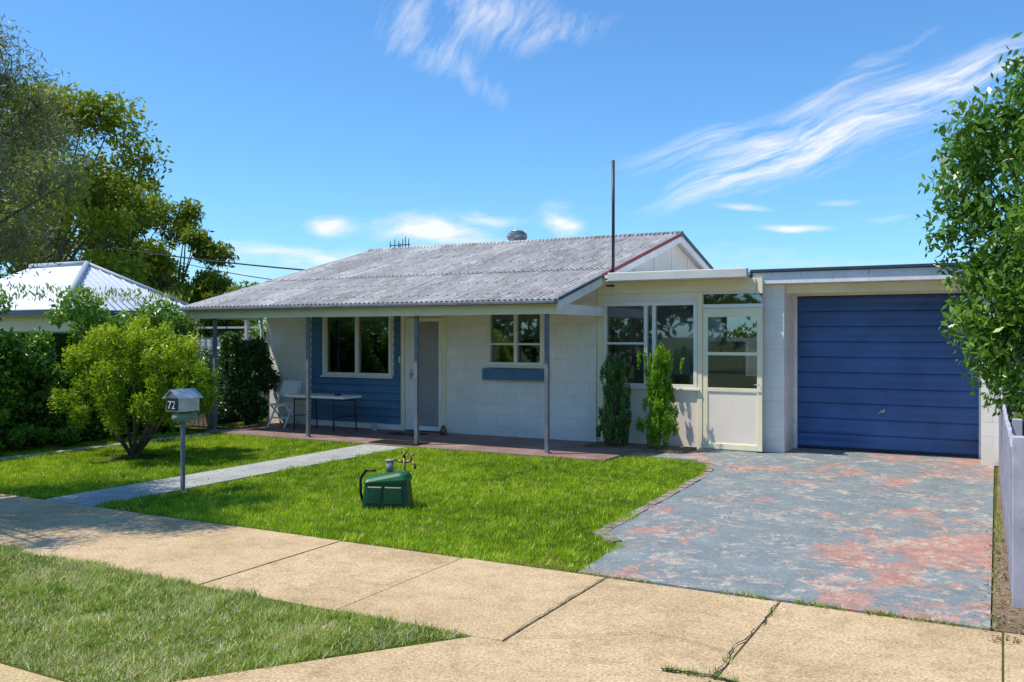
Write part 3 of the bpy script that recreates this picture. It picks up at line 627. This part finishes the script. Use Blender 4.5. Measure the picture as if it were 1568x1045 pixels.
# ------------------------------------------------------------ green hose box + tap
HB=empty('green_hose_box'); hx,hy=-5.70,7.72
def loft(name,rings,mat,parent):
    vs=[];fs=[];n=len(rings[0])
    for r_ in rings: vs+=r_
    for j in range(len(rings)-1):
        for i in range(n): fs.append((j*n+i,j*n+(i+1)%n,(j+1)*n+(i+1)%n,(j+1)*n+i))
    fs.append(tuple(range(n))[::-1]); fs.append(tuple((len(rings)-1)*n+i for i in range(n)))
    return pyd(name,vs,fs,mat,parent)
rot=Matrix.Rotation(math.radians(20),3,'Z')
def rr(hw,hd,z,rad=0.04,zl=0,yo=0):
    out=[]
    for cxx,cyy,a0 in ((hw-rad,hd-rad,0),(-hw+rad,hd-rad,90),(-hw+rad,-hd+rad,180),(hw-rad,-hd+rad,270)):
        for kk in range(5):
            a=math.radians(a0+kk*22.5); v=Vector((cxx+rad*math.cos(a),cyy+rad*math.sin(a)+yo,0)); zz=z+zl*(v.x/hw)
            v=rot@v; out.append((hx+v.x,hy+v.y,zz))
    return out
loft('body',[rr(0.255,0.14,-0.01),rr(0.25,0.14,0.04),rr(0.225,0.12,0.25,0.04,0.01),rr(0.222,0.118,0.27,0.04,0.015)],GREENP2,HB)
loft('lid',[rr(0.238,0.132,0.268,0.05,0.015),rr(0.240,0.134,0.29,0.05,0.02),rr(0.225,0.115,0.325,0.06,0.03),rr(0.19,0.08,0.348,0.05,0.03),rr(0.12,0.03,0.355,0.02,0.02)],GREENP,HB)
vs=[];fs=[]
for a,b_ in ((-0.2,-0.03),(0.0,0.2)):
    i=len(vs)
    for (x,yy,z) in ((a,-0.141,0.05),(b_,-0.141,0.05),(b_*0.92,-0.128,0.23),(a*0.92,-0.128,0.23),(a+0.01,-0.150,0.06),(b_-0.01,-0.150,0.06),(b_*0.92-0.01,-0.138,0.22),(a*0.92+0.01,-0.138,0.22)):
        v=rot@Vector((x,yy,0)); vs.append((hx+v.x,hy+v.y,z))
    fs+=[(i+4,i+5,i+6,i+7),(i,i+1,i+5,i+4),(i+1,i+2,i+6,i+5),(i+2,i+3,i+7,i+6),(i+3,i,i+4,i+7)]
pyd('front_panels',vs,fs,GREENP2,HB)
hp=[(hx-0.20,hy+0.05,0.36),(hx-0.29,hy+0.0,0.36),(hx-0.33,hy-0.04,0.28),(hx-0.32,hy-0.05,0.12),(hx-0.29,hy-0.03,0.0)]
tubes('hose',[(hp,0.016)],BLACKP,HB,10)
TP=empty('garden_tap'); tx,ty=hx+0.04,hy+0.24
tubes('riser',[([(tx,ty,-0.02),(tx,ty,0.50)],0.016),([(tx-0.02,ty,0.44),(tx+0.10,ty,0.46)],0.014),([(tx-0.12,ty,0.46),(tx,ty,0.44)],0.013),([(tx+0.10,ty,0.46),(tx+0.14,ty,0.42),(tx+0.14,ty,0.38)],0.014),([(tx,ty,0.5),(tx,ty,0.55)],[0.02,0.012]),([(tx-0.04,ty,0.55),(tx+0.04,ty,0.555)],0.009),([(tx+0.09,ty,0.46),(tx+0.09,ty,0.53)],0.01),([(tx+0.06,ty,0.53),(tx+0.13,ty,0.53)],0.008)],BRASS,TP,10)
tubes('timer',[([(tx-0.16,ty-0.04,0.33),(tx-0.16,ty-0.04,0.45)],0.04),([(tx-0.16,ty-0.04,0.45),(tx-0.16,ty-0.04,0.465)],0.05)],simple('grey_plastic',(0.33,0.34,0.30),0.5,0.3),TP,16)

# ------------------------------------------------------------ picket fence
FN=empty('picket_fence'); y=7.0
fx=lambda y: 0.045-0.10*(y-7)/7
vs=[];fs=[]
while y<14.1:
    x0_=fx(y)+random.uniform(-.003,.003); x1_=x0_+0.02; zt_=1.10+random.uniform(-.012,.012); i=len(vs); ym=y+0.037
    for x_ in (x0_,x1_): vs+=[(x_,y,0.06),(x_,y+0.074,0.06),(x_,y+0.074,zt_-0.05),(x_,ym,zt_),(x_,y,zt_-0.05)]
    fs+=[(i,i+1,i+2,i+3,i+4),(i+9,i+8,i+7,i+6,i+5)]+[(i+k,i+(k+1)%5,i+5+(k+1)%5,i+5+k) for k in range(5)]; y+=0.118
pyd('pickets',vs,fs,FENCEP,FN)
for z0,z1 in ((0.28,0.36),(0.82,0.90)):
    prism('rail',[(fx(6.98)+0.023,6.98),(fx(6.98)+0.057,6.98),(fx(14.1)+0.057,14.1),(fx(14.1)+0.023,14.1)],z0,z1,FENCEP,FN)
boxes('posts',[(0.052,0.15,6.86,6.96,-0.02,1.13)]+[(fx(yy)+0.058,fx(yy)+0.14,yy,yy+0.09,-0.02,1.05) for yy in (9.3,11.7,13.9)],FENCEP,FN,0.006)

# ------------------------------------------------------------ plants
SH=empty('round_shrub'); cl_=[]
for _ in range(170):
    a=random.uniform(0,2*math.pi); ph_=math.acos(random.uniform(-0.55,1)); r_=random.uniform(0.35,1.0)
    cl_.append(((-11.36+1.24*r_*math.sin(ph_)*math.cos(a),9.1+1.14*r_*math.sin(ph_)*math.sin(a),1.06+1.0*r_*math.cos(ph_)),(0.15,0.15,0.22)))
P,rn,dr=clump_pts(cl_,50000,0.6)
out=unit((P-np.array([-11.36,9.1,0.3])))
rad=np.linalg.norm((P-np.array([-11.36,9.1,1.0]))/np.array([1.25,1.15,1.0]),axis=1)
leaves('foliage',P,0.066,0.36,L_BUSH,np.clip(rn*0.55+0.30*(P[:,2]-0.3)/1.7+0.35*(rad-0.65),0,1),SH,axis=out,axw=0.9,up=0.6)  # inner and lower leaves darker: the bush's own shade put into colour
tubes('stems',[([(-11.38+random.uniform(-.06,.06),9.1+random.uniform(-.06,.06),-0.02),(-11.38+0.35*math.cos(a),9.1+0.3*math.sin(a),0.42),(-11.38+0.8*math.cos(a),9.1+0.7*math.sin(a),1.1)],[0.028,0.02,0.008]) for a in [i*0.55+random.uniform(-.2,.2) for i in range(12)]],BARK,SH,6)
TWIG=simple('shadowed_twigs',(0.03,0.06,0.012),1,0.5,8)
def hedge(nm,x0,x1,y0,y1,h_,n,mat,sz,asp=0.5,cr=0.28,core=True):
    e=empty(nm); L=[]
    nn=int((x1-x0+0.4)*(y1-y0+0.4)*h_*14)
    for _ in range(nn):
        x=random.uniform(x0,x1); y=random.uniform(y0,y1); z=random.uniform(0.1,h_-0.1+random.uniform(-.1,.18))
        if random.random()<0.55: 
            if random.random()<0.6: x=x1-random.uniform(0,0.12)
            else: y=y0+random.uniform(0,0.12)
        L.append(((x,y,z),cr*random.uniform(.6,1.2)))
    P,rn,dd_=clump_pts(L,n,0.35); k=P[:,2]>0; P=P[k]; rn=rn[k]
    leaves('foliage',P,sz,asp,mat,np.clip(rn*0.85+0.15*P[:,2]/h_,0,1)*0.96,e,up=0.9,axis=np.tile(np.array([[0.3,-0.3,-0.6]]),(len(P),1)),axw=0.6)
    if core: box('dark_filler_core',x0+0.1,max(x0+0.15,x1-0.45),y0+0.35,y1-0.1,0,h_-0.5,TWIG,e,0.1)  # added dark box blocks see-through, coloured like the hedge's shaded inside
    return e
hg=hedge('hedge',-14.5,-13.75,6.6,12.4,2.38,64000,L_HEDGE,0.085,0.6)
P=np.stack([rng.uniform(-14.5,-13.6,700),rng.uniform(6.6,12.4,700),2.40+0.25*rng.random(700)],1)
leaves('new_shoots',P,0.09,0.3,L_HEDGE,0.9+0.1*rng.random(700),hg,droop=-1.5)
hedge('shrub_by_verandah',-13.5,-13.05,12.95,13.6,1.78,15000,L_DARK,0.08,0.55,0.24)
hedge('low_shrub',-13.7,-13.2,7.6,9.4,0.55,5000,L_HEDGE,0.06,0.5,0.18)
hedge('low_shrub.001',-14.6,-13.8,13.0,14.6,0.9,7000,L_DARK,0.07,0.5,0.22)
hedge('side_shrubs',-18.5,-14.3,14.9,15.5,1.5,15000,L_DARK,0.10,0.5,0.3)
hedge('neighbour_hedge',0.3,1.6,15.5,18,2.2,7000,L_DARK,0.11,0.5,0.35)
def conifer(nm,x,y,h_,r0,mat,lean=0):
    e=empty(nm); cl_=[]
    for _ in range(110):
        t=random.random()**1.15; a=random.uniform(0,6.28); rad=r0*(1-t)**0.6*random.uniform(.3,1)*(0.6+0.4*min(1,t*5))
        cl_.append(((x+rad*math.cos(a)+lean*t,y+rad*math.sin(a),0.15+t*(h_-0.25)),(0.05,0.05,0.13)))
    for _ in range(22):
        a=random.uniform(0,6.28); rr_=random.uniform(.3,1.05); cl_.append(((x+r0*rr_*math.cos(a)+lean,y+r0*rr_*math.sin(a),h_-0.05-rr_*random.uniform(0.15,.6)),(0.03,0.03,0.14)))
    P,rn,dd_=clump_pts(cl_,15000,0.55); ax_=unit(P-np.array([x,y,-0.6]))
    leaves('foliage',P,0.052,0.38,mat,rn,e,axis=ax_,axw=1.5,up=0.3)
    tubes('stem',[([(x,y,0.0),(x+lean*0.5,y,h_*0.6),(x+lean,y,h_*0.9)],[0.03,0.018,0.005])]+[([(x,y,0.1),(x+0.12*math.cos(a),y+0.12*math.sin(a),0.4)],[0.015,0.006]) for a in (0,1.5,3,4.5)],BARK,e,6)
conifer('conifer_shrub',-5.46,13.45,1.50,0.35,L_CON_SHADE,0.02)
conifer('conifer_shrub.001',-4.72,13.40,1.66,0.38,L_CON,0.05)
TR=empty('leafy_tree'); cc=crown((0.85,11.2,3.15),(1.45,1.5,1.75),76,0.36,0.2)
cc+=[((-0.15,10.8,1.55),(0.3,0.3,0.35)),((0.05,10.9,1.3),(0.35,0.3,0.3)),((0.0,11.1,1.6),(0.35,0.3,0.35)),((-0.5,11.0,2.9),(0.35,0.3,0.4)),((0.1,11.0,1.85),(0.4,0.3,0.35)),((-0.5,11,3.4),(0.3,0.3,0.35)),((0.2,11,2.3),(0.4,0.4,0.4)),((0.1,10.7,4.1),(0.35,0.3,0.35)),((-0.25,11,2.35),(0.35,0.3,0.35)),((-0.3,11,3.8),(0.3,0.3,0.3)),((0.4,11,4.6),(0.3,0.3,0.3)),((-0.1,11,3.1),(0.4,0.4,0.4)),((0.2,10.8,2.7),(0.4,0.4,0.4)),((0.3,10.8,3.6),(0.4,0.4,0.4)),((-0.3,10.9,1.95),(0.3,0.3,0.3)),((0.1,10.8,1.15),(0.3,0.3,0.25))]
P,rn,dd_=clump_pts(cc,32000,0.6); k=P[:,2]>0.9; P=P[k]; rn=rn[k]
leaves('foliage',P,0.10,0.42,L_RT,rn,TR,droop=0.7,up=0.7)
tubes('trunk_and_limbs',limbs_to((1.1,11.3,-0.1),cc,0.09,30,trunk=(1.0,11.25,1.5)),BARK,TR,8)
FT=empty('feathery_street_tree'); cc=crown((-10.15,5.15,3.62),(1.95,1.7,1.6),130,0.36,0.15,1.1)
P,rn,dd_=clump_pts(cc,105000,0.7); leaves('foliage',P,0.072,0.18,L_FEA,rn,FT,droop=0.4,up=0.5)
tubes('trunk_and_limbs',limbs_to((-10.9,4.6,-0.05),cc,0.10,80,trunk=(-10.8,4.7,1.7)),BARK,FT,6)
GT=empty('green_tree'); cc=crown((-29.2,19.5,5.9),(4.3,3.6,4.7),62,0.95,0.35)
P,rn,dd_=clump_pts(cc,36000,0.5); k=P[:,2]>0.3; P=P[k]; rn=rn[k]; leaves('foliage',P,0.21,0.45,L_EUC,np.clip(rn+0.05,0,1),GT,droop=0.3,up=0.7)
tubes('trunk_and_limbs',limbs_to((-29.2,19.5,-0.1),cc,0.20,30,trunk=(-29.1,19.4,2.6)),BARK,GT,7)
def euc(nm,x,y,zc,rx,rzz,n,k_):
    e=empty(nm); cc=crown((x,y,zc),(rx,rx,rzz),k_,rx*0.25,0.35,0.75)
    P,rn,dd_=clump_pts(cc,n,0.55); leaves('foliage',P,0.25,0.36,L_EUC,rn,e,droop=0.6,up=0.6)
    tubes('trunk_and_limbs',limbs_to((x,y,-0.1),cc,0.055*rx,26,trunk=(x+0.2,y,max(1.0,zc-rzz*0.75))),BARK,e,7)
euc('eucalyptus_tree',-35.0,26.4,6.2,3.2,3.7,18000,34)
euc('eucalyptus_tree.001',-32.4,28.0,4.9,2.5,2.9,14000,30)
euc('eucalyptus_tree.002',-30.3,29.2,3.0,1.9,1.4,7000,20)
euc('eucalyptus_tree.003',-33.5,30.5,3.0,3.6,2.0,9000,26)
cc=[]
for i in range(70):
    x=-95+i*1.9; cc.append(((x,random.uniform(52,60),random.uniform(0.8,1.6)),(2.0,2.0,1.2)))
P,rn,dd_=clump_pts(cc,14000,0.5); leaves('distant_trees',P,0.5,0.5,L_EUC,rn*0.6,None)
cc=[]
for i in range(70):
    x=-60+i*1.5; cc.append(((x,random.uniform(-26,-19),random.uniform(0.8,5.0)),(2.0,1.6,1.6)))
P,rn,dd_=clump_pts(cc,14000,0.5); leaves('trees_across_street',P,0.7,0.5,L_EUC,rn*0.6,None)

# ------------------------------------------------------------ neighbours & background structures
NB=empty('neighbour_house')
NR=simple('white_metal_roof',(0.70,0.73,0.76),0.4,0.06,0.6)
x0,x1,y0,y1=-26.0,-19.5,13.6,17.9; ya=15.7; ze,zr=2.45,3.72
pyd('roof',[(x0,y0,ze),(x1,y0,ze),(x1,y1,ze),(x0,y1,ze),(x0+2.1,ya,zr),(x1-2.0,ya,zr),(x0,y0,ze-0.16),(x1,y0,ze-0.16),(x1,y1,ze-0.16),(x0,y1,ze-0.16)],[(0,1,5,4),(1,2,5),(2,3,4,5),(3,0,4),(0,6,7,1),(1,7,8,2),(2,8,9,3),(3,9,6,0),(6,9,8,7)],NR,NB)
tubes('hip_caps',[([(x1,y0,ze+0.02),(x1-2.0,ya,zr+0.02)],0.08),([(x1,y1,ze+0.02),(x1-2.0,ya,zr+0.02)],0.06),([(x0+2.1,ya,zr+0.02),(x1-2,ya,zr+0.02)],0.08)],simple('hip_cap_grey',(0.35,0.40,0.45),0.5,0.1),NB,6)
L=[]
for i in range(20):
    yy=y0+0.2+i*0.21
    t=1-abs(yy-ya)/(ya-y0)*1.0
    if t<=0.03: continue
    L.append(([(x1,yy,ze+0.012),(x1-2.0*t,yy,ze+0.012+(zr-ze)*t)],0.014))
tubes('roof_ribs',L,NR,NB,5)
boxes('gutter',[(x0-.05,x1+.1,y0-.1,y0-.002,ze-0.14,ze-0.02),(x1+0.002,x1+.1,y0,y1,ze-0.14,ze-0.02)],SLATE,NB)
box('walls',x0+0.5,x1-0.5,y0+0.5,y1-0.5,-0.02,ze-0.17,CREAM2,NB)
boxes('windows',[(x1-0.499,x1-0.47,y0+1.2,y0+2.4,0.9,2.0)],DARK,NB)
PG=empty('carport_frame'); L=[]
for x in (-19.0,-17.2,-15.4): 
    for y in (17.2,20.0): L.append((x-0.04,x+0.04,y-0.04,y+0.04,0,2.35))
for y in (17.2,20.0): L.append((-19.3,-14.2,y-0.03,y+0.03,2.351,2.45))
for x in (-18.9,-18.1,-17.3,-16.5,-15.7,-14.9): L.append((x-0.025,x+0.025,16.9,20.3,2.451,2.53))
L.append((-19.2,-14.3,17.17,17.2,2.0,2.05))
boxes('frame',L,simple('carport_paint',(0.45,0.43,0.40),0.6,0.2),PG)
vs=[];n=240
for i in range(n+1):
    x=-26+i*(12.5/n); yy=16.0+0.015*(1 if (i//2)%2 else -1); vs+=[(x,yy,0.0),(x,yy,1.72)]
pyd('metal_fence',vs,[(2*i,2*i+2,2*i+3,2*i+1) for i in range(n)],simple('cream_steel',(0.50,0.48,0.43),0.5,0.1))
vs=[]
for i in range(n+1):
    x=-30+i*(50/n); yy=27.0+0.02*(1 if (i//2)%2 else -1); vs+=[(x,yy,0.0),(x,yy,1.75)]
pyd('metal_fence.001',vs,[(2*i,2*i+2,2*i+3,2*i+1) for i in range(n)],simple('grey_steel',(0.35,0.34,0.32),0.5,0.1))
hedge('rear_shrubs',-21,-14.4,20.8,22.2,2.3,12000,L_HEDGE,0.14,0.5,0.45)
TF=empty('timber_side_gate'); L=[]
for i in range(8): L.append((-14.6+i*0.125,-14.6+i*0.125+0.10,12.7,12.72,0.02,0.85+0.02*(i%3)))
boxes('palings',L,TIMB,TF); boxes('rails',[(-14.65,-13.6,12.721,12.76,0.2,0.27),(-14.65,-13.6,12.721,12.76,0.62,0.69)],TIMB,TF)
PL=empty('power_line')
def sag(a,b,s,n=20):
    a=Vector(a);b=Vector(b); return [a.lerp(b,i/n)-Vector((0,0,s*4*(i/n)*(1-i/n))) for i in range(n+1)]
tubes('wires',[(sag((-38,19.5,7.0),(-14.3,17.6,3.35),0.35),0.022),(sag((-38,30,6.2),(-14.3,20.0,3.0),0.35),0.016)],BLACKP,PL,5)
UP=empty('utility_pole'); tubes('pole',[([(-38,19.5,-0.1),(-38,19.5,8.2)],[0.16,0.11])],TIMB,UP,12); box('crossarm',-38.06,-37.94,18.6,20.4,7.3,7.42,TIMB,UP)
